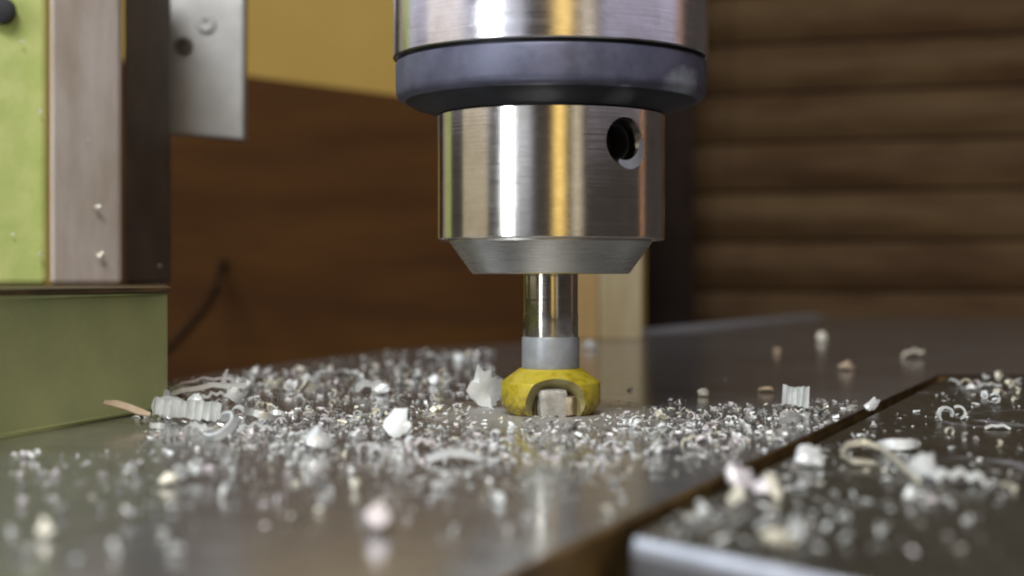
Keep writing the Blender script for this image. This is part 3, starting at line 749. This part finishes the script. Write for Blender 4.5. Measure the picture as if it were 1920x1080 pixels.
# fine swarf nobody could count
def swarf(n, sampler, smin, smax, name, label):
    bm = NB()
    for _ in range(n):
        x, y = sampler()
        g = gp(x, y); s = math.exp(rnd.uniform(math.log(smin), math.log(smax)))
        a = rnd.uniform(0, 2 * PI); up = rnd.random() ** 2.5 * .7
        t = Vector((math.cos(a), math.sin(a), up)).normalized(); sd = t.cross(Vector((rnd.uniform(-1, 1), rnd.uniform(-1, 1), rnd.uniform(-.35, .35)))).normalized()
        nn = t.cross(sd)
        L = s * rnd.uniform(.9, 2.5); W = s * rnd.uniform(.2, .75)
        bow = rnd.uniform(-.5, .5) * L
        pts = [g + t * (L * (k - 1)) * .5 + nn * bow * (1 if k == 1 else 0) for k in range(3)]
        lo = min(p.z for p in pts) - W * .3
        pts = [p - Vector((0, 0, lo)) for p in pts]
        vs = []
        for k, p in enumerate(pts):
            ww = W * (.35 if k != 1 else .5) * rnd.uniform(.6, 1.3)
            vs += [p + sd * ww, p - sd * ww]
        ii = rnd.choice((0, 0, 0, 1, 1, 1, 2, 3, 4, 4))
        v = [bm.verts.new(q) for q in vs] + [bm.verts.new(pts[1] - nn * W * .25 - Vector((0, 0, W * .1)))]
        for f in ((0, 1, 3, 2), (2, 3, 5, 4), (0, 6, 1), (4, 5, 6), (0, 2, 6), (2, 4, 6), (1, 6, 3), (3, 6, 5)):
            fc = bm.faces.new([v[i] for i in f]); fc.material_index = ii
    me = bpy.data.meshes.new(name); bm.to_mesh(me); bm.free()
    o = link(name, me, [chip_m, chip_dim_m, chip_pink_m, chip_warm_m, chip_dark_m])
    return tag(o, label, 'swarf', kind='stuff')
def s_dense():
    while True:
        x = rnd.uniform(250, 1640); y = rnd.gauss(795, 42)
        if y > 950 or y < edge_row(x) + 6 or y > slot_px(x) - 4: continue
        if 930 < x < 1125 and y < 782: continue
        if x > 1125 and y < 752 + 14 * noise.noise(Vector((x / 60, 3, 0))): 
            if rnd.random() > .015: continue
        d = math.hypot((x - 1010) / 150, (y - 765) / 40)
        if d < 1 and rnd.random() > .25 + .3 * d: continue
        if x < 420 and y > 800 and rnd.random() > .25: continue
        if noise.noise(Vector((x / 90, y / 22, 5))) < -.25 and rnd.random() > .3: continue
        return x, y
def s_far():
    while True:
        x = rnd.uniform(330, 930); y = rnd.uniform(655, 750)
        if y > edge_row(x) + 6: return x, y
def s_right():
    while True:
        x = rnd.uniform(1230, 1915); y = rnd.uniform(705, 1040)
        if y < slot_px(x) + 40 or y > 1000 + (x - 1190) * .2: continue
        if rnd.random() < math.exp(-((y - slot_px(x) - 40) / 60)) + .12: return x, y
def s_near():
    while True:
        x = rnd.uniform(20, 1180); y = 850 + abs(rnd.gauss(0, 60))
        if y < slot_px(x) - 8 and y < 1070: return x, y
swarf(3500, s_dense, .016, .07, 'fine_swarf', 'glittering fine metal swarf spread round the cutter')
swarf(420, s_far, .03, .11, 'far_swarf', 'coarser metal swarf towards the far table edge')
swarf(420, s_right, .02, .07, 'right_swarf', 'sparse fine swarf on the dark right plate')
swarf(420, s_near, .015, .05, 'near_swarf', 'sparse blurred fine swarf on the near plate')

# specks stuck to the column
for x, y, d, s, m_, lb_ in ((184, 390, 28.35, 1.0, chip_warm_m, 'cream speck stuck low on the guide way'), (40, 78, 28.05, .6, chip_m, 'upper pale speck stuck on the green housing'),
        (74, 208, 28.2, .8, chip_warm_m, 'straw speck at the middle of the housing edge'), (74, 478, 28.2, .8, chip_warm_m, 'straw speck near the bottom of the housing edge'),
        (165, 262, 28.2, .4, chip_m, 'tiny speck in the middle of the guide way'), (190, 480, 28.4, 1.2, chip_warm_m, 'larger dim cream smear at the foot of the guide way'),
        (22, 440, 28.0, .4, chip_m, 'tiny pale speck low on the green housing'), (300, 498, 31.6, .9, chip_dim_m, 'grey speck on the bottom of the dark gib')):
    o = bpy.data.objects.new('metal_speck', shapes[4 if m_ is chip_m else 9]); 
    bm = NB(); lump(bm, .060 * s); o2 = build('metal_speck', bm, m_, None, 60); o2.location = at(x, y, d); tag(o2, lb_, 'metal speck'); bpy.data.objects.remove(o)

# where two small chips would still read alike, say which side each lies on
alike = {}
for o in sc.objects:
    if o.name.startswith('small_chip'): alike.setdefault(o['label'], []).append(o)
for lb_, os_ in alike.items():
    if len(os_) > 1:
        os_.sort(key=lambda o: o.location.x / o.location.y)
        words = {2: ['left one', 'right one'], 3: ['left one', 'middle one', 'right one']}.get(len(os_)) or ['leftmost'] + ['one in between'] * (len(os_) - 2) + ['rightmost']
        for o, wd_ in zip(os_, words): o['label'] = '%s, the %s' % (lb_, wd_)
